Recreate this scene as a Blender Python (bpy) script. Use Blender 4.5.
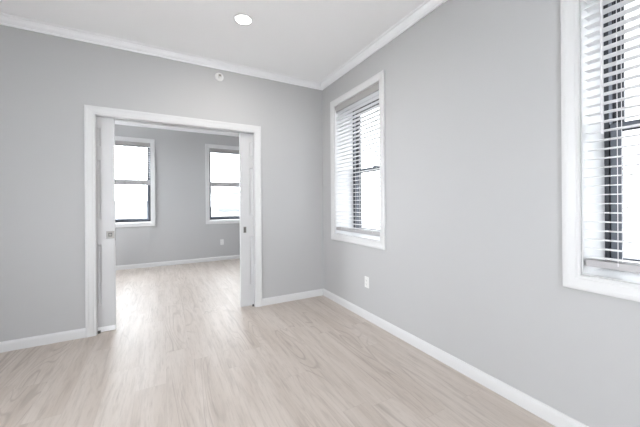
import bpy, bmesh, math, random
from mathutils import Vector, Matrix
for o in list(bpy.data.objects): bpy.data.objects.remove(o, do_unlink=True)
S = bpy.context.scene
COL = S.collection
R = math.radians

# ------------------------------------------------------------------ camera, sky, exposure
FPX, YAW, ROLL, CYI = 290.79, 28.382, -0.40, 203.76
cd = bpy.data.cameras.new('camera'); cam = bpy.data.objects.new('camera', cd); COL.objects.link(cam)
cd.sensor_fit = 'HORIZONTAL'; cd.sensor_width = 36.0
cd.lens = FPX / 640 * 36.0
cd.clip_start = 0.02; cd.clip_end = 400
cam.location = (-1.856, -3.3537, 1.2006)
cam.rotation_euler = (Matrix.Rotation(R(-YAW), 3, 'Z') @ Matrix.Rotation(R(90), 3, 'X') @ Matrix.Rotation(R(ROLL), 3, 'Z')).to_euler()
cd.shift_y = (CYI - 213.5) / 640
S.camera = cam

SKY_DIM, SKY_BRIGHT = 2.25, 15.0                                     # cloud cover away from the sun / towards it (behind the camera)
world = bpy.data.worlds.new('overcast_sky'); S.world = world; world.use_nodes = True
wn = world.node_tree.nodes; wl = world.node_tree.links
bg = wn['Background']
bg.inputs['Color'].default_value = (0.94, 0.97, 1.0, 1)
wtc = wn.new('ShaderNodeTexCoord'); wdot = wn.new('ShaderNodeVectorMath'); wdot.operation = 'DOT_PRODUCT'
wdot.inputs[1].default_value = (-1, 0, 0)
wmr = wn.new('ShaderNodeMapRange'); wmr.interpolation_type = 'SMOOTHSTEP'
wmr.inputs[1].default_value = -0.85; wmr.inputs[2].default_value = 0.85
wmr.inputs[3].default_value = SKY_DIM; wmr.inputs[4].default_value = SKY_BRIGHT
wl.new(wtc.outputs['Generated'], wdot.inputs[0]); wl.new(wdot.outputs['Value'], wmr.inputs[0]); wl.new(wmr.outputs[0], bg.inputs['Strength'])

vs = S.view_settings
S.display_settings.display_device = 'sRGB'
vs.view_transform = 'Standard'; vs.look = 'None'; vs.gamma = 1.0; vs.use_curve_mapping = False
vs.exposure = 0.93
S.cycles.max_bounces = 12; S.cycles.diffuse_bounces = 8; S.cycles.glossy_bounces = 4
S.cycles.transparent_max_bounces = 16
S.cycles.use_denoising = True
S.cycles.caustics_reflective = False; S.cycles.caustics_refractive = False

# ------------------------------------------------------------------ dimensions
H = 2.76                      # ceiling height
XL, YR = -4.3, -6.0           # left wall, rear wall (behind the camera)
YF = 3.16                     # far wall of the second room
TW = 0.37                     # thickness of outside walls
PW = 0.13                     # thickness of the wall with the doorway
DX0, DX1, DH = -2.40, -0.915, 2.035

# ------------------------------------------------------------------ materials
def mat(name, col, rough=0.5, metal=0.0, spec=0.5, emit=None, bump=0.0, bscale=300.0):
    m = bpy.data.materials.new(name); m.use_nodes = True
    nt = m.node_tree; b = nt.nodes['Principled BSDF']
    b.inputs['Base Color'].default_value = (*col, 1)
    b.inputs['Roughness'].default_value = rough
    b.inputs['Metallic'].default_value = metal
    b.inputs['Specular IOR Level'].default_value = spec
    if emit:
        b.inputs['Emission Color'].default_value = (*emit[0], 1); b.inputs['Emission Strength'].default_value = emit[1]
    if bump:
        g = nt.nodes.new('ShaderNodeNewGeometry'); n = nt.nodes.new('ShaderNodeTexNoise')
        n.inputs['Scale'].default_value = bscale; n.inputs['Detail'].default_value = 3
        bp = nt.nodes.new('ShaderNodeBump'); bp.inputs['Strength'].default_value = bump; bp.inputs['Distance'].default_value = 0.001
        nt.links.new(g.outputs['Position'], n.inputs['Vector'])
        nt.links.new(n.outputs['Fac'], bp.inputs['Height']); nt.links.new(bp.outputs['Normal'], b.inputs['Normal'])
    return m

M = {}
M['wall'] = mat('grey_wall_paint', (0.450, 0.450, 0.455), 0.55, spec=0.3, bump=0.15)
M['ceiling'] = mat('white_ceiling_paint', (0.935, 0.94, 0.955), 0.8, spec=0.2, bump=0.1)
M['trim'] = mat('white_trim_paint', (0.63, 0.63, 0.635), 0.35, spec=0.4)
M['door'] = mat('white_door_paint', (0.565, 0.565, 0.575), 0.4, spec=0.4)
M['frame'] = mat('dark_window_frame', (0.025, 0.028, 0.036), 0.4)
M['gasket'] = mat('window_track_grey', (0.25, 0.27, 0.31), 0.5)
M['slat'] = mat('white_blind_slat', (0.78, 0.78, 0.79), 0.45, spec=0.4)
M['rail'] = mat('shaded_blind_rail', (0.41, 0.40, 0.41), 0.45)  # white rails and stacked slats, darkened for their backlit shade
M['valance'] = mat('grey_blind_valance', (0.36, 0.35, 0.345), 0.5)
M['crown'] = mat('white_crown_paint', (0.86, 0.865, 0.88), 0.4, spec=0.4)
M['sash'] = mat('lit_window_sash', (0.075, 0.085, 0.105), 0.4)  # lower sash lighter than the frame: reflected light put into its colour
M['cord'] = mat('blind_cord', (0.75, 0.74, 0.76), 0.8)
M['nickel'] = mat('satin_nickel', (0.30, 0.285, 0.27), 0.4, metal=0.9)
M['nickel_dark'] = mat('dark_recess', (0.12, 0.115, 0.11), 0.5, metal=0.5)
M['plastic'] = mat('white_plastic', (0.70, 0.70, 0.69), 0.4)
M['slot'] = mat('outlet_slot', (0.07, 0.07, 0.07), 0.6)
M['alu'] = mat('track_aluminium', (0.6, 0.6, 0.6), 0.35, metal=1.0)
M['lens'] = mat('light_lens', (0.9, 0.9, 0.9), 0.5, emit=((1.0, 0.97, 0.92), 9.0))
M['outside_ground'] = mat('pale_ground', (0.10, 0.10, 0.10), 0.9)

def glass_mat():
    m = bpy.data.materials.new('clear_glass'); m.use_nodes = True
    nt = m.node_tree; nt.nodes.clear()
    out = nt.nodes.new('ShaderNodeOutputMaterial'); mix = nt.nodes.new('ShaderNodeMixShader')
    tr = nt.nodes.new('ShaderNodeBsdfTransparent'); tr.inputs['Color'].default_value = (0.97, 0.98, 0.985, 1)
    gl = nt.nodes.new('ShaderNodeBsdfGlossy'); gl.inputs['Roughness'].default_value = 0.02
    lw = nt.nodes.new('ShaderNodeLayerWeight'); lw.inputs['Blend'].default_value = 0.5       # Schlick, the same from both sides
    p5 = nt.nodes.new('ShaderNodeMath'); p5.operation = 'POWER'; p5.inputs[1].default_value = 5.0
    fr = nt.nodes.new('ShaderNodeMath'); fr.operation = 'MULTIPLY_ADD'; fr.inputs[1].default_value = 0.9; fr.inputs[2].default_value = 0.03
    nt.links.new(lw.outputs['Facing'], p5.inputs[0]); nt.links.new(p5.outputs[0], fr.inputs[0])
    nt.links.new(fr.outputs[0], mix.inputs[0]); nt.links.new(tr.outputs[0], mix.inputs[1]); nt.links.new(gl.outputs[0], mix.inputs[2])
    nt.links.new(mix.outputs[0], out.inputs[0])
    return m
M['glass'] = glass_mat()

def floor_mat():
    m = bpy.data.materials.new('whitewashed_oak_planks'); m.use_nodes = True
    nt = m.node_tree; N = nt.nodes; L = nt.links; b = N['Principled BSDF']
    def math_(op, a, c=None, v=None):
        n = N.new('ShaderNodeMath'); n.operation = op
        if hasattr(a, 'is_linked'): L.new(a, n.inputs[0])
        else: n.inputs[0].default_value = a
        if c is not None:
            if hasattr(c, 'is_linked'): L.new(c, n.inputs[1])
            else: n.inputs[1].default_value = c
        return n.outputs[0]
    def ramp(f, stops):
        n = N.new('ShaderNodeValToRGB'); e = n.color_ramp.elements
        e[0].position, e[0].color = stops[0][0], (*stops[0][1], 1)
        e[1].position, e[1].color = stops[-1][0], (*stops[-1][1], 1)
        for p, c in stops[1:-1]:
            k = e.new(p); k.color = (*c, 1)
        L.new(f, n.inputs[0]); return n.outputs[0]
    def mixc(f, a, c, mode='MIX'):
        n = N.new('ShaderNodeMix'); n.data_type = 'RGBA'; n.blend_type = mode
        if hasattr(f, 'is_linked'): L.new(f, n.inputs[0])
        else: n.inputs[0].default_value = f
        for s, v in ((n.inputs[6], a), (n.inputs[7], c)):
            if hasattr(v, 'is_linked'): L.new(v, s)
            else: s.default_value = (*v, 1)
        return n.outputs[2]
    geo = N.new('ShaderNodeNewGeometry'); sep = N.new('ShaderNodeSeparateXYZ'); L.new(geo.outputs['Position'], sep.inputs[0])
    PWD, PLN = 0.178, 1.22
    fx = math_('DIVIDE', math_('ADD', sep.outputs[0], 10.03), PWD)
    row = math_('FLOOR', fx); u = math_('FRACT', fx)
    wn1 = N.new('ShaderNodeTexWhiteNoise'); wn1.noise_dimensions = '1D'; L.new(row, wn1.inputs['W'])
    fy = math_('ADD', math_('DIVIDE', math_('ADD', sep.outputs[1], 20.0), PLN), wn1.outputs['Value'])
    colm = math_('FLOOR', fy); v = math_('FRACT', fy)
    wn2 = N.new('ShaderNodeTexWhiteNoise'); wn2.noise_dimensions = '2D'
    cb = N.new('ShaderNodeCombineXYZ'); L.new(row, cb.inputs[0]); L.new(colm, cb.inputs[1]); L.new(cb.outputs[0], wn2.inputs['Vector'])
    pid = wn2.outputs['Value']
    shift = math_('MULTIPLY', pid, 37.0)
    # stretched grain
    gv = N.new('ShaderNodeCombineXYZ')
    L.new(math_('ADD', math_('MULTIPLY', sep.outputs[0], 1.0), shift), gv.inputs[0])
    L.new(math_('ADD', math_('MULTIPLY', sep.outputs[1], 0.085), shift), gv.inputs[1]); L.new(shift, gv.inputs[2])
    def noise(scale, detail, rough, dist, vec=gv):
        n = N.new('ShaderNodeTexNoise'); n.inputs['Scale'].default_value = scale; n.inputs['Detail'].default_value = detail
        n.inputs['Roughness'].default_value = rough; n.inputs['Distortion'].default_value = dist
        L.new(vec.outputs[0], n.inputs['Vector']); return n.outputs['Fac']
    broad = noise(8.0, 3, 0.55, 0.3)
    fine = noise(95.0, 4, 0.65, 0.3)
    streak = noise(34.0, 3, 0.6, 0.4)
    # cathedral figure: bands of a slow field
    gv2 = N.new('ShaderNodeCombineXYZ')
    L.new(math_('ADD', sep.outputs[0], shift), gv2.inputs[0]); L.new(math_('ADD', math_('MULTIPLY', sep.outputs[1], 0.14), shift), gv2.inputs[1])
    figure = noise(5.5, 1.5, 0.4, 0.4, gv2)
    bands = math_('PINGPONG', math_('MULTIPLY', figure, 13.0), 0.5)
    pale, mid, dark = (0.545, 0.485, 0.437), (0.455, 0.39, 0.34), (0.27, 0.222, 0.19)
    c = ramp(broad, [(0.30, mid), (0.58, pale), (1.0, (0.60, 0.555, 0.515))])
    c = mixc(ramp(streak, [(0.50, (0, 0, 0)), (0.74, (0.45, 0.45, 0.45))]), c, dark)
    c = mixc(ramp(fine, [(0.52, (0, 0, 0)), (0.75, (0.38, 0.38, 0.38))]), c, dark)
    patch = ramp(noise(3.2, 2, 0.5, 0.0, gv2), [(0.50, (0.12, 0.12, 0.12)), (0.62, (1, 1, 1))])          # figure shows in patches only
    c = mixc(mixc(1.0, ramp(bands, [(0.03, (0.50, 0.50, 0.50)), (0.16, (0, 0, 0))]), patch, 'MULTIPLY'), c, dark)
    c = mixc(ramp(pid, [(0.0, (0.0, 0.0, 0.0)), (1.0, (0.16, 0.16, 0.16))]), c, mid)
    # seams
    eu = math_('MINIMUM', u, math_('SUBTRACT', 1.0, u)); ev = math_('MINIMUM', v, math_('SUBTRACT', 1.0, v))
    su = math_('LESS_THAN', eu, 0.006); sv = math_('LESS_THAN', ev, 0.0011)
    seam = math_('MAXIMUM', su, sv)
    c = mixc(math_('MULTIPLY', seam, 0.25), c, (0.30, 0.26, 0.23))
    L.new(c, b.inputs['Base Color'])
    L.new(ramp(fine, [(0.3, (0.42, 0.42, 0.42)), (0.8, (0.54, 0.54, 0.54))]), b.inputs['Roughness'])
    b.inputs['Specular IOR Level'].default_value = 0.75
    b.inputs['Coat Weight'].default_value = 0.25; b.inputs['Coat Roughness'].default_value = 0.44; b.inputs['Coat IOR'].default_value = 1.45
    bp = N.new('ShaderNodeBump'); bp.inputs['Strength'].default_value = 0.25; bp.inputs['Distance'].default_value = 0.0012
    L.new(math_('SUBTRACT', fine, seam), bp.inputs['Height']); L.new(bp.outputs[0], b.inputs['Normal'])
    return m
M['floor'] = floor_mat()

def siding_mat(name, c1, c2, scale):
    m = bpy.data.materials.new(name); m.use_nodes = True; nt = m.node_tree; b = nt.nodes['Principled BSDF']
    g = nt.nodes.new('ShaderNodeNewGeometry'); w = nt.nodes.new('ShaderNodeTexBrick')
    mp = nt.nodes.new('ShaderNodeMapping'); mp.inputs['Rotation'].default_value = (R(90), 0, 0)
    w.inputs['Scale'].default_value = scale; w.inputs['Color1'].default_value = (*c1, 1); w.inputs['Color2'].default_value = (*c1, 1)
    w.inputs['Mortar'].default_value = (*c2, 1)
    nt.links.new(g.outputs['Position'], mp.inputs[0]); nt.links.new(mp.outputs[0], w.inputs['Vector'])
    nt.links.new(w.outputs['Color'], b.inputs['Base Color']); b.inputs['Roughness'].default_value = 0.9
    return m

# ------------------------------------------------------------------ mesh helpers
def obj(name, bm, m, parent=None, kind=None, bevel=0.0, seg=2, smooth=False):
    bmesh.ops.remove_doubles(bm, verts=bm.verts, dist=1e-6)
    bmesh.ops.recalc_face_normals(bm, faces=bm.faces)
    me = bpy.data.meshes.new(name); bm.to_mesh(me); bm.free()
    me.materials.append(M[m] if isinstance(m, str) else m)
    if smooth:
        for p in me.polygons: p.use_smooth = True
    o = bpy.data.objects.new(name, me); COL.objects.link(o)
    if parent: o.parent = parent
    if kind: o['kind'] = kind
    if bevel:
        md = o.modifiers.new('bevel', 'BEVEL'); md.width = bevel; md.segments = seg; md.limit_method = 'ANGLE'
    return o

def empty(name, loc, rz=0.0, kind=None):
    o = bpy.data.objects.new(name, None); COL.objects.link(o)
    o.empty_display_size = 0.1; o.location = loc; o.rotation_euler = (0, 0, rz)
    if kind: o['kind'] = kind
    return o

def tag(o, label, cat, group=None):
    o['label'] = label; o['category'] = cat
    if group: o['group'] = group
    return o

def box(bm, x0, x1, y0, y1, z0, z1):
    v = [bm.verts.new((x, y, z)) for x in (x0, x1) for y in (y0, y1) for z in (z0, z1)]
    for f in ((0, 1, 3, 2), (4, 6, 7, 5), (0, 4, 5, 1), (2, 3, 7, 6), (0, 2, 6, 4), (1, 5, 7, 3)):
        bm.faces.new([v[i] for i in f])
    return bm

def B(*boxes):
    bm = bmesh.new()
    for b in boxes: box(bm, *b)
    return bm

def loft(bm, rings, closed_ring=True, caps=True):
    vs_ = [[bm.verts.new(p) for p in r] for r in rings]
    n = len(vs_[0])
    for a, b in zip(vs_[:-1], vs_[1:]):
        for i in range(n if closed_ring else n - 1):
            j = (i + 1) % n
            bm.faces.new((a[i], a[j], b[j], b[i]))
    if caps:
        bm.faces.new(vs_[0]); bm.faces.new(vs_[-1])
    return bm

def frame_sweep(bm, x0, x1, z0, z1, prof, sides=4):
    """profile (offset outward from the opening, y) swept round a rectangle in the xz plane with mitred corners;
    sides=3 leaves the bottom open, for a doorway"""
    def ring(cx, cz, sx, sz): return [(cx + sx * w, y, cz + sz * w) for w, y in prof]
    if sides == 4:
        rr = [ring(x0, z0, -1, -1), ring(x0, z1, -1, 1), ring(x1, z1, 1, 1), ring(x1, z0, 1, -1)]
        vs_ = [[bm.verts.new(p) for p in r] for r in rr]
        n = len(prof)
        for k in range(4):
            a, b = vs_[k], vs_[(k + 1) % 4]
            for i in range(n):
                j = (i + 1) % n; bm.faces.new((a[i], a[j], b[j], b[i]))
    else:
        loft(bm, [ring(x0, z0, -1, 0), ring(x0, z1, -1, 1), ring(x1, z1, 1, 1), ring(x1, z0, 1, 0)])
    return bm

def lathe(bm, prof, axis='Z', origin=(0, 0, 0), n=32):
    """profile (radius, height) turned about an axis"""
    rings = []
    for k in range(n):
        a = 2 * math.pi * k / n; ca, sa = math.cos(a), math.sin(a); r_ = []
        for r, h in prof:
            if axis == 'Z': p = (r * ca, r * sa, h)
            elif axis == 'Y': p = (r * ca, h, r * sa)
            else: p = (h, r * ca, r * sa)
            r_.append(tuple(p[i] + origin[i] for i in range(3)))
        rings.append(r_)
    vs_ = [[bm.verts.new(p) for p in r] for r in rings]
    for k in range(n):
        a, b = vs_[k], vs_[(k + 1) % n]
        for i in range(len(prof) - 1): 
            try: bm.faces.new((a[i], a[i + 1], b[i + 1], b[i]))
            except ValueError: pass
    return bm

def tube(bm, pts, r, n=8):
    pts = [Vector(p) for p in pts]; rings = []
    for i, p in enumerate(pts):
        d = (pts[min(i + 1, len(pts) - 1)] - pts[max(i - 1, 0)]).normalized()
        a = d.cross(Vector((0.3, 1, 0.2))).normalized(); b = d.cross(a)
        rr = r[i] if isinstance(r, (list, tuple)) else r
        rings.append([tuple(p + a * rr * math.cos(2 * math.pi * k / n) + b * rr * math.sin(2 * math.pi * k / n)) for k in range(n)])
    return loft(bm, rings)

def wall_mesh(bm, u0, u1, z0, z1, t0, t1, holes, axis):
    """a slab with rectangular holes (u0,u1,z0,z1). axis 'X': u is x, thickness in y; 'Y': u is y, thickness in x"""
    us = sorted({u0, u1, *[h[0] for h in holes], *[h[1] for h in holes]}); zs = sorted({z0, z1, *[h[2] for h in holes], *[h[3] for h in holes]})
    us = [u for u in us if u0 <= u <= u1]; zs = [z for z in zs if z0 <= z <= z1]
    def solid(i, k):
        if i < 0 or k < 0 or i >= len(us) - 1 or k >= len(zs) - 1: return False
        cu, cz = (us[i] + us[i + 1]) / 2, (zs[k] + zs[k + 1]) / 2
        return not any(h[0] < cu < h[1] and h[2] < cz < h[3] for h in holes)
    def P(u, t, z): return (u, t, z) if axis == 'X' else (t, u, z)
    def quad(*p): bm.faces.new([bm.verts.new(q) for q in p])
    for i in range(len(us) - 1):
        for k in range(len(zs) - 1):
            if not solid(i, k): continue
            a, b, c, d = us[i], us[i + 1], zs[k], zs[k + 1]
            for t in (t0, t1): quad(P(a, t, c), P(b, t, c), P(b, t, d), P(a, t, d))
            if not solid(i - 1, k): quad(P(a, t0, c), P(a, t1, c), P(a, t1, d), P(a, t0, d))
            if not solid(i + 1, k): quad(P(b, t0, c), P(b, t1, c), P(b, t1, d), P(b, t0, d))
            if not solid(i, k - 1): quad(P(a, t0, c), P(b, t0, c), P(b, t1, c), P(a, t1, c))
            if not solid(i, k + 1): quad(P(a, t0, d), P(b, t0, d), P(b, t1, d), P(a, t1, d))
    return bm

# ------------------------------------------------------------------ windows, seen and added: opening rectangles
# right wall, given along y (start nearest the corner), z
NZ = (0.835, 2.385); FZ = (0.862, 2.40); WW = 0.84
RW = [(-0.312, NZ), (-2.692, NZ), (-4.7, NZ), (1.9, NZ)]           # the last two are unseen, added for their daylight
FW = [(-2.062 - WW, FZ), (-0.990, FZ)]
holes_r = [(y - WW, y, z[0], z[1]) for y, z in RW]
holes_f = [(x, x + WW, z[0], z[1]) for x, z in FW]
REAR = [(-3.3, -1.9, 0.6, 2.4)]  # unseen window, added as main light for the near room
LEFT = [(-3.25, -2.05, 0.8, 2.4), (1.5, 2.75, 0.9, 2.38)]  # unseen windows, one per room, added to brighten both

# ------------------------------------------------------------------ shell
obj('floor', B((XL - TW, TW, YR - TW, YF + TW, -0.15, 0)), 'floor', kind='structure')
obj('ceiling', B((XL - TW, TW, YR - TW, YF + TW, H, H + 0.15)), 'ceiling', kind='structure')
obj('wall_right', wall_mesh(bmesh.new(), YR - TW, YF + TW, 0, H, 0, TW, holes_r, 'Y'), 'wall', kind='structure')
obj('wall_far', wall_mesh(bmesh.new(), XL, 0, 0, H, YF, YF + TW, holes_f, 'X'), 'wall', kind='structure')
obj('wall_rear', wall_mesh(bmesh.new(), XL, 0, 0, H, YR - TW, YR, REAR, 'X'), 'wall', kind='structure')
obj('wall_left', wall_mesh(bmesh.new(), YR - TW, YF + TW, 0, H, XL - TW, XL, LEFT, 'Y'), 'wall', kind='structure')
bm = bmesh.new()                                                    # two skins with the door pocket between them
dh = [(DX0 - 0.018, DX1 + 0.018, 0, DH + 0.018)]
wall_mesh(bm, XL, 0, 0, H, 0, 0.038, dh, 'X'); wall_mesh(bm, XL, 0, 0, H, PW - 0.038, PW, dh, 'X')
box(bm, XL, 0, 0.038, PW - 0.038, 2.14, H)
obj('wall_back', bm, 'wall', kind='structure')

# crown moulding and baseboards, one piece per wall, mitred at the corners
CR = [(0, 0), (0.011, 0), (0.013, 0.010), (0.008, 0.014), (0.020, 0.019), (0.034, 0.031), (0.044, 0.048), (0.048, 0.054), (0.044, 0.057), (0.058, 0.059), (0.065, 0.066), (0.065, H - 2.694), (0, H - 2.694)]
CR = [(p, 2.694 + z) for p, z in CR]; CR = [(p, min(z, H)) for p, z in CR]
BS = [(0, 0), (0.014, 0), (0.014, 0.060), (0.0115, 0.070), (0.0065, 0.077), (0.005, 0.0835), (0, 0.0835)]
def run(bm, a, b, prof, n):
    """straight moulding from a to b on a wall whose inward normal is n; (sa, sb) mitre signs in a[2], b[2]"""
    d = Vector((b[0] - a[0], b[1] - a[1], 0)).normalized()
    def ring(p, s): return [(p[0] + n[0] * w + d.x * s * w, p[1] + n[1] * w + d.y * s * w, z) for w, z in prof]
    return loft(bm, [ring(a, a[2]), ring(b, b[2])])
k = 0
for rm, (y0, y1) in (('near', (YR, 0.0)), ('far', (PW, YF))):
    for a, b, n in (((XL, y1, 1), (0, y1, -1), (0, -1)), ((0, y1, 1), (0, y0, -1), (-1, 0)),
                    ((0, y0, 1), (XL, y0, -1), (0, 1)), ((XL, y0, 1), (XL, y1, -1), (1, 0))):
        k += 1
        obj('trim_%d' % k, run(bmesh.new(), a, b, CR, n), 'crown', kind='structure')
CASW = 0.0805
DL, DR = DX0 - CASW, DX1 + CASW
for nm, segs in {
    'baseboard_back': [((XL, 0, 1), (DL, 0, 0), (0, -1)), ((DR, 0, 0), (0, 0, -1), (0, -1))],
    'baseboard_right': [((0, 0, 1), (0, YR, -1), (-1, 0))],
    'baseboard_rear': [((0, YR, 1), (XL, YR, -1), (0, 1))],
    'baseboard_left': [((XL, YR, 1), (XL, 0, -1), (1, 0))],
    'baseboard_far': [((XL, YF, 1), (0, YF, -1), (0, -1))],
    'baseboard_far_right': [((0, YF, 1), (0, PW, -1), (-1, 0))],
    'baseboard_far_left': [((XL, PW, 1), (XL, YF, -1), (1, 0))],
    'baseboard_far_near': [((0, PW, 1), (DR, PW, 0), (0, 1)), ((DL, PW, 0), (XL, PW, -1), (0, 1))]}.items():
    bm = bmesh.new()
    for a, b, n in segs: run(bm, a, b, BS, n)
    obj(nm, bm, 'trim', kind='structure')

# ------------------------------------------------------------------ doorway and its two pocket doors
CAS = [(0.004, 0), (0.004, -0.010), (0.010, -0.0125), (0.020, -0.0125), (0.024, -0.0155), (0.052, -0.0185), (0.060, -0.0215), (0.072, -0.0215), (CASW, -0.018), (CASW, 0)]
dw = empty('door_1', ((DX0 + DX1) / 2, 0, 0), kind='structure')
def dpart(name, bm, m, bevel=0.0):
    o = obj(name, bm, m, bevel=bevel); o.parent = dw; o.matrix_parent_inverse = Matrix.Translation((-(DX0 + DX1) / 2, 0, 0)); return o
dpart('casing', frame_sweep(bmesh.new(), DX0, DX1, 0, DH, CAS, 3), 'trim')
dpart('casing', frame_sweep(bmesh.new(), DX0, DX1, 0, DH, [(w, PW - y) for w, y in CAS], 3), 'trim')
for y0, y1 in ((-0.002, 0.042), (PW - 0.042, PW + 0.002)):
    bm = B((DX0 - 0.0175, DX0, y0, y1, 0, DH), (DX1, DX1 + 0.0175, y0, y1, 0, DH), (DX0 - 0.0175, DX1 + 0.0175, y0, y1, DH, DH + 0.0175))
    dpart('jamb', bm, 'trim')
dpart('track', B((DX0 - 0.6, DX1 + 0.6, 0.052, 0.054, DH + 0.02, DH + 0.055), (DX0 - 0.6, DX1 + 0.6, 0.076, 0.078, DH + 0.02, DH + 0.055), (DX0 - 0.6, DX1 + 0.6, 0.052, 0.078, DH + 0.053, DH + 0.055)), 'alu')

LT, LW_, LZ1 = 0.036, 0.80, DH + 0.004
RAILS = [(0.255, 0.834), (1.063, 1.630), (1.754, 1.936)]
def leaf_bm(z0):
    """six-panel leaf, leading edge at x=0, body towards -x, front face at y=0"""
    bm = bmesh.new(); st = 0.104; mull = 0.10
    pw = (LW_ - 2 * st - mull) / 2
    cols = [(-LW_ + st, -LW_ + st + pw), (-st - pw, -st)]
    hs = [(a, b, c, d) for a, b in cols for c, d in RAILS]
    wall_mesh(bm, -LW_, 0, z0, LZ1, 0, LT, hs, 'X')
    for a, b, c, d in hs:                                           # sloped moulding, flat recess and raised field on both faces
        for f, s in ((0.0, 1), (LT, -1)):
            ins = [(0, 0), (0.006, 0.002), (0.014, 0.009), (0.026, 0.010), (0.050, 0.004)]
            rings = [[(a + i, f + s * y, c + i), (b - i, f + s * y, c + i), (b - i, f + s * y, d - i), (a + i, f + s * y, d - i)] for i, y in ins]
            vv = [[bm.verts.new(p) for p in r] for r in rings]
            for p, q in zip(vv[:-1], vv[1:]):
                for i in range(4): bm.faces.new((p[i], p[(i + 1) % 4], q[(i + 1) % 4], q[i]))
            bm.faces.new(vv[-1])
    return bm
YD = 0.047
d2 = empty('door_2', (-2.264, YD, 0), kind='structure')
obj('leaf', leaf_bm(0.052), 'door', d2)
obj('bottom_strip', B((-LW_, -0.001, -0.004, LT + 0.002, 0.004, 0.051)), 'crown', d2, bevel=0.002)
# square privacy pull, 6 cm wide, with a round turn in the middle
bm = bmesh.new(); frame_sweep(bm, -0.052, -0.020, 0.900, 0.938, [(0, 0), (0, -0.003), (0.0145, -0.003), (0.016, -0.001), (0.016, 0)])
pl = obj('pull_plate', bm, 'nickel', d2)
obj('recess', B((-0.0525, -0.0195, -0.0012, 0.006, 0.8995, 0.9385)), 'nickel_dark', d2)
bm = bmesh.new(); lathe(bm, [(0, -0.0075), (0.008, -0.0075), (0.0095, -0.006), (0.0095, -0.0012)], 'Y', (-0.036, 0, 0.919), 20)
obj('turn_button', bm, 'nickel', d2)
obj('edge_plate', B((-0.001, 0.0015, 0.006, LT - 0.006, 0.86, 0.98)), 'nickel', d2)
d3 = empty('door_3', (-1.068, YD, 0), math.pi, kind='structure')
d3.location = (-1.068, YD + LT, 0)
obj('leaf', leaf_bm(0.012), 'door', d3)
# the visible face of this leaf is its local back face, so the plate is built at y = LT
bm = bmesh.new(); frame_sweep(bm, -0.0615, -0.0415, 0.874, 0.932, [(0, LT), (0, LT + 0.003), (0.0055, LT + 0.003), (0.007, LT + 0.001), (0.007, LT)])
obj('pull_plate', bm, 'nickel', d3)
obj('recess', B((-0.062, -0.041, LT - 0.006, LT + 0.0012, 0.8735, 0.9325)), 'nickel_dark', d3)
# small floor guides at both jambs
dpart('floor_guide', B((DX0 + 0.002, DX0 + 0.022, 0.026, 0.043, 0, 0.022)), 'nickel_dark')
dpart('floor_guide', B((DX1 - 0.022, DX1 - 0.002, 0.026, 0.043, 0, 0.022)), 'nickel_dark')

# ------------------------------------------------------------------ windows
WC = [(0.003, 0), (0.003, -0.011), (0.008, -0.0135), (0.018, -0.0135), (0.022, -0.016), (0.048, -0.0185), (0.056, -0.021), (0.068, -0.021), (0.076, -0.018), (0.076, 0)]
FD = 0.265                                                           # depth of the window unit behind the wall face
def window(name, loc, rz, z0, z1, w=WW):
    """local x runs along the wall from the left jamb, y outwards, z up"""
    t = empty(name, loc, rz, 'structure')
    obj('casing', frame_sweep(bmesh.new(), 0, w, z0, z1, WC), 'trim', t)
    obj('jamb_liner', frame_sweep(bmesh.new(), 0.004, w - 0.004, z0 + 0.004, z1 - 0.004, [(0, -0.002), (0.004, -0.002), (0.004, FD), (0, FD)]), 'trim', t)
    # outer frame with a stepped section: face, then the two sash channels
    fr = [(0, FD), (0, TW), (-0.034, TW), (-0.034, FD + 0.068), (-0.028, FD + 0.068), (-0.028, FD + 0.037), (-0.034, FD + 0.037), (-0.034, FD + 0.031), (-0.022, FD + 0.031), (-0.022, FD)]
    obj('frame', frame_sweep(bmesh.new(), 0, w, z0, z1, fr), 'frame', t)
    zm = z0 + (z1 - z0) * 0.493
    def sash(nm, y, za, zb, rb, rt):
        a, b = 0.026, w - 0.026
        bm = B((a, a + 0.042, y, y + 0.028, za, zb), (b - 0.042, b, y, y + 0.028, za, zb),
               (a + 0.042, b - 0.042, y, y + 0.028, za, za + rb), (a + 0.042, b - 0.042, y, y + 0.028, zb - rt, zb))
        s = obj(nm, bm, 'sash' if nm == 'lower_sash' else 'frame', t, bevel=0.003, seg=1)
        obj('pane', B((a + 0.040, b - 0.040, y + 0.011, y + 0.015, za + rb - 0.002, zb - rt + 0.002)), 'glass', s)
        return s
    lo = sash('lower_sash', FD + 0.003, z0 + 0.024, zm + 0.020, 0.045, 0.036)
    obj('sash_lock', B((w / 2 - 0.03, w / 2 + 0.03, FD + 0.004, FD + 0.030, zm + 0.020, zm + 0.032)), 'gasket', lo, bevel=0.004)
    sash('upper_sash', FD + 0.039, zm - 0.020, z1 - 0.024, 0.036, 0.024)
    tr = bmesh.new()                                                 # grey balance tracks in the jambs, above the lower sash
    for x in (0.0225, w - 0.0305):
        for yy in (0.004, 0.013, 0.022): box(tr, x, x + 0.008, FD + yy, FD + yy + 0.004, zm + 0.02, z1 - 0.024)
    obj('balance_track', tr, 'gasket', t)
    return t

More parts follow.
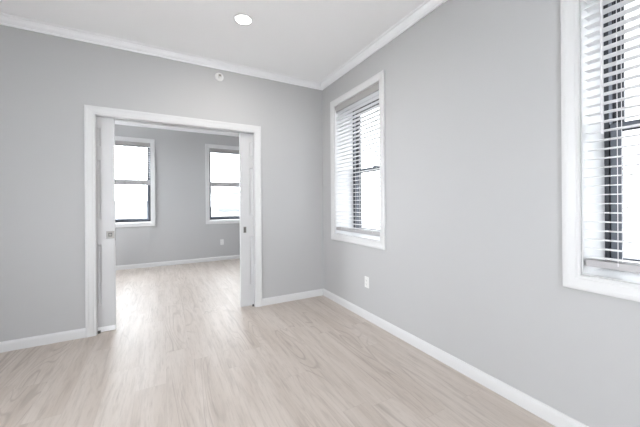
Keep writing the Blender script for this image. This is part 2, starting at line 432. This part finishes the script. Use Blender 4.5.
def blind(loc, rz, z0, z1, label, group, raised=None, w=WW, wand=0.62, wand_x=0.035):
    t = empty('window_blind', loc, rz); tag(t, label, 'blind', group)
    a, b = 0.008, w - 0.008
    yc = 0.032; hw = 0.025
    obj('head_rail', B((a, b, 0.010, 0.058, z1 - 0.050, z1 - 0.006)), 'rail', t, bevel=0.002)
    bm = bmesh.new(); loft(bm, [[(x, -0.001, z1 - 0.075), (x, -0.001, z1 - 0.012), (x, 0.002, z1 - 0.005), (x, 0.009, z1 - 0.005), (x, 0.009, z1 - 0.075)] for x in (a - 0.003, b + 0.003)])
    obj('valance', bm, 'valance', t)
    obj('bracket', B((b - 0.006, b + 0.003, -0.0015, 0.06, z1 - 0.064, z1 - 0.008)), 'gasket', t)
    sp = 0.0445
    zb = z0 + 0.045 if raised is None else raised                     # bottom of the bottom rail
    sl = bmesh.new()
    def slat(z, sl=sl):
        n = 6; top = []; bot = []
        for i in range(n + 1):
            s = i / n * 2 - 1; top.append((yc + hw * s, z + 0.0026 * (1 - s * s))); bot.append((yc + hw * s, z + 0.0026 * (1 - s * s) - 0.0026))
        loft(sl, [[(x, y, zz) for y, zz in top + bot[::-1]] for x in (a + 0.002, b - 0.002)])
    ztop = z1 - 0.085
    if raised is None:
        z = ztop; stack0 = zb + 0.046
        n = round((ztop - stack0) / sp); sp = (ztop - stack0) / n
        for i in range(n + 1): slat(stack0 + i * sp)
    else:
        nst = 22; zz = zb + 0.037
        stk = bmesh.new()
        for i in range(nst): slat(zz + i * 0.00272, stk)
        obj('slat_stack', stk, 'rail', t)  # same white slats in the darker rail colour, as backlit shade
        stack0 = zz + nst * 0.00272
        n = int((ztop - stack0) / sp)
        for i in range(n): slat(ztop - i * sp)
    obj('slats', sl, 'slat', t)
    obj('bottom_rail', B((a + 0.002, b - 0.002, yc - hw - 0.002, yc + hw + 0.002, zb, zb + 0.034)), 'rail', t, bevel=0.003)
    lc = bmesh.new()
    for x in (0.13, w / 2, w - 0.13):
        for y in (yc - hw - 0.0025, yc + hw + 0.0015): box(lc, x - 0.0012, x + 0.0012, y, y + 0.0012, zb + 0.018, z1 - 0.05)
        if raised is not None:
            obj('cord_clip', B((x - 0.016, x + 0.016, yc - hw - 0.006, yc - hw - 0.0035, zb + 0.002, zb + 0.06)), 'valance', t)
    obj('ladder_cord', lc, 'cord', t)
    wd = bmesh.new(); tube(wd, [(wand_x, -0.004, z1 - 0.05), (wand_x, -0.010, z1 - 0.075), (wand_x, -0.010, z1 - wand)], [0.002, 0.0042, 0.0042], 8)
    obj('tilt_wand', wd, 'cord', t)
    return t

for i, (y, z) in enumerate(RW): window('window_%d' % (i + 1), (0, y, 0), -math.pi / 2, *z)
for i, (x, z) in enumerate(FW): window('window_%d' % (i + 5), (x, YF, 0), 0, *z)
for i, (a, b, c, d) in enumerate(REAR):                              # unseen window behind the camera, added for its light
    window('window_%d' % (i + 7), (b, YR, 0), math.pi, c, d, b - a)
for i, (a, b, c, d) in enumerate(LEFT):  # unseen left wall windows, added for light from the bright sky
    window('window_%d' % (i + 8), (XL, a, 0), math.pi / 2, c, d, b - a)
GN = 'lowered blinds on the right wall'
blind((0, RW[0][0], 0), -math.pi / 2, *NZ, 'fully lowered white slatted blind in the whole window nearest the room corner', GN)
blind((0, RW[1][0], 0), -math.pi / 2, *NZ, 'fully lowered white slatted blind in the large cropped window close to the viewer', GN, wand=0.86, wand_x=0.082)
GF = 'half raised blinds in the next room'
blind((FW[0][0], YF, 0), 0, *FZ, 'half raised white blind beside the left pocket door, in the next room', GF, raised=1.588)
blind((FW[1][0], YF, 0), 0, *FZ, 'half raised white blind beside the right pocket door, above the outlet in the next room', GF, raised=1.588, wand=0.95)

# daylight portals in the window openings
def portal(loc, rz, w, h):
    l = bpy.data.lights.new('window_portal', 'AREA'); l.shape = 'RECTANGLE'; l.size = w; l.size_y = h
    l.cycles.is_portal = True
    o = bpy.data.objects.new('window_portal', l); COL.objects.link(o); o.location = loc
    o.rotation_euler = (R(90), 0, rz)                                # area lights shine along local -z
for y, z in RW: portal((TW + 0.02, y - WW / 2, sum(z) / 2), R(90), WW, z[1] - z[0])
for x, z in FW: portal((x + WW / 2, YF + TW + 0.02, sum(z) / 2), R(180), WW, z[1] - z[0])
for a, b, c, d in REAR: portal(((a + b) / 2, YR - TW - 0.02, (c + d) / 2), 0, b - a, d - c)
for a, b, c, d in LEFT: portal((XL - TW - 0.02, (a + b) / 2, (c + d) / 2), R(-90), b - a, d - c)

# ------------------------------------------------------------------ small fittings
t = tag(empty('recessed_light', (-1.249, -0.892, H)), 'lit round white recessed ceiling light near the crown moulding', 'light')
bm = bmesh.new(); lathe(bm, [(0.058, 0.000), (0.062, -0.0045), (0.070, -0.0045), (0.080, -0.003), (0.083, 0.0), (0.083, 0.002)], 'Z', n=40)
obj('trim_ring', bm, 'crown', t, smooth=True)
bm = bmesh.new(); lathe(bm, [(0.0, -0.0035), (0.046, -0.0045), (0.061, -0.0035)], 'Z', n=40)
obj('lens', bm, 'lens', t, smooth=True)
l = bpy.data.lights.new('recessed_lamp', 'AREA'); l.shape = 'DISK'; l.size = 0.11; l.energy = 6; l.color = (1, 0.95, 0.88)
lo = bpy.data.objects.new('recessed_lamp', l); COL.objects.link(lo); lo.parent = t; lo.location = (0, 0, -0.008)

t = tag(empty('fire_sprinkler', (-1.299, 0, 2.61)), 'small round white fire sprinkler on the wall above the doorway', 'sprinkler')
bm = bmesh.new(); lathe(bm, [(0.022, -0.004), (0.026, -0.010), (0.036, -0.011), (0.044, -0.006), (0.046, 0.0)], 'Y', n=32)
obj('escutcheon', bm, 'plastic', t, smooth=True)
bm = bmesh.new(); lathe(bm, [(0.026, -0.001), (0.0, -0.001)], 'Y', n=24); lathe(bm, [(0.013, 0), (0.013, -0.018), (0.008, -0.022), (0.008, -0.036), (0.0, -0.036)], 'Y', n=20)
obj('nozzle', bm, 'plastic', t)
obj('deflector', B((-0.014, 0.014, -0.048, -0.046, -0.010, 0.012), (-0.011, -0.008, -0.046, -0.020, -0.002, 0.002), (0.008, 0.011, -0.046, -0.020, -0.002, 0.002), (-0.003, 0.003, -0.046, -0.036, -0.003, 0.003)), 'nickel', t)

def outlet(loc, rz, label):
    """plate on a wall, local y into the room"""
    t = tag(empty('wall_outlet', loc, rz), label, 'outlet')
    obj('cover_plate', B((-0.035, 0.035, 0.0, 0.0055, -0.0575, 0.0575)), 'plastic', t, bevel=0.003)
    for s in (1, -1):
        rc = obj('receptacle', B((-0.017, 0.017, 0.005, 0.0085, s * 0.0195 - 0.0145, s * 0.0195 + 0.0145)), 'plastic', t, bevel=0.003)
        z = s * 0.0195
        obj('slots', B((-0.008, -0.0055, 0.008, 0.0088, z - 0.003, z + 0.006), (0.0055, 0.008, 0.008, 0.0088, z - 0.003, z + 0.006), (-0.002, 0.002, 0.008, 0.0088, z - 0.010, z - 0.006)), 'slot', rc)
    bm = bmesh.new(); lathe(bm, [(0.0, 0.0068), (0.003, 0.0066), (0.0035, 0.005)], 'Y', n=12); obj('screw', bm, 'plastic', t)
    return t
outlet((0, -0.931, 0.385), math.pi / 2, 'white electrical outlet low on the right wall, under the window nearest the corner')
outlet((-0.742, YF, 0.391), math.pi, 'small white electrical outlet on the far wall of the next room, below the blind')

# ------------------------------------------------------------------ outside
GZ = -4.2
obj('ground_outside', B((XL - 1, 80, YR - 1, 80, GZ - 0.3, GZ), (-1, 80, -80, YR - 1, GZ - 0.3, GZ)), 'outside_ground', kind='structure')
obj('bounce_ground_outside', B((-80, XL - 1, -80, 80, GZ - 0.3, GZ), (XL - 1, -1, -80, YR - 1, GZ - 0.3, GZ)), mat('bounce_ground_pale', (0.86, 0.86, 0.85), 0.9), kind='structure')  # unseen pale ground, added to bounce daylight onto the ceiling

def tone(name, col): 
    M[name] = mat(name, col, 0.9); return name
tone('pale_render', (0.16, 0.165, 0.17)); tone('blue_grey_roof', (0.095, 0.105, 0.13)); tone('pale_shade', (0.13, 0.135, 0.145)); tone('tan_ledge', (0.165, 0.155, 0.14)); tone('bark', (0.12, 0.115, 0.11))
def building(x0, x1, y0, y1, ztop, roof_h, label, win=None, ledge=None, roof='blue_grey_roof'):
    t = tag(empty('low_building' if win is None else 'apartment_building', ((x0 + x1) / 2, (y0 + y1) / 2, GZ)), label, 'building', None)
    w, d, h = (x1 - x0) / 2, (y1 - y0) / 2, ztop - GZ
    obj('walls', B((-w, w, -d, d, 0, h - roof_h)), 'pale_render', t)
    obj('roof', B((-w - 0.1, w + 0.1, -d - 0.1, d + 0.1, h - roof_h, h)), roof, t)
    if ledge is not None:
        obj('ledge', B((-w, w, -d - 0.12, -d, ledge - GZ - 0.06, ledge - GZ + 0.06)), 'tan_ledge', t)
    if win:
        for (wx, wz) in win:
            f = obj('window', B((wx - 0.28, wx + 0.28, -d - 0.03, -d, wz - GZ - 0.28, wz - GZ + 0.28)), 'pale_shade', t)
    return t
building(1.62, 6.4, 18, 24, 0.98, 0.22, 'low flat building with blue grey roof outside, seen beside the right pocket door', ledge=0.42)
building(4.0, 6.1, 30, 36, 2.6, 0.12, 'faint pale building with square windows outside, behind the blue grey roof', win=[(-0.55, 2.05), (0.3, 2.05), (-0.55, 1.3), (0.3, 1.3)], roof='pale_shade')
building(-5.9, -2.7, 30, 35, 1.62, 0.30, 'small pale building with grey roof outside, seen beside the left pocket door', roof='pale_shade')
# bare tree outside the near window
t = tag(empty('bare_tree', (6.0, -1.45, GZ)), 'bare thin branched tree outside the large cropped window', 'tree')
rnd = random.Random(4)
bm = bmesh.new(); tube(bm, [(0, 0, 0), (0.05, -0.05, 2.2), (0.0, 0.0, 4.2), (0.08, 0.03, 6.2)], [0.055, 0.045, 0.03, 0.012], 8); obj('trunk', bm, 'bark', t)
bm = bmesh.new()
for i in range(16):
    z = 3.4 + i * 0.17; a = i * 2.4; l_ = rnd.uniform(0.5, 1.1)
    p = Vector((0.02, 0, z)); q = p + Vector((math.cos(a) * l_ * 0.5, math.sin(a) * l_ * 0.5, l_ * 0.45)); e = q + Vector((math.cos(a + 0.5) * l_ * 0.5, math.sin(a + 0.5) * l_ * 0.5, l_ * 0.6))
    tube(bm, [p, q, e], [0.016, 0.010, 0.004], 6)
    tube(bm, [q, q + Vector((math.cos(a - 0.8) * 0.35, math.sin(a - 0.8) * 0.35, 0.3))], [0.008, 0.003], 5)
obj('branches', bm, 'bark', t)
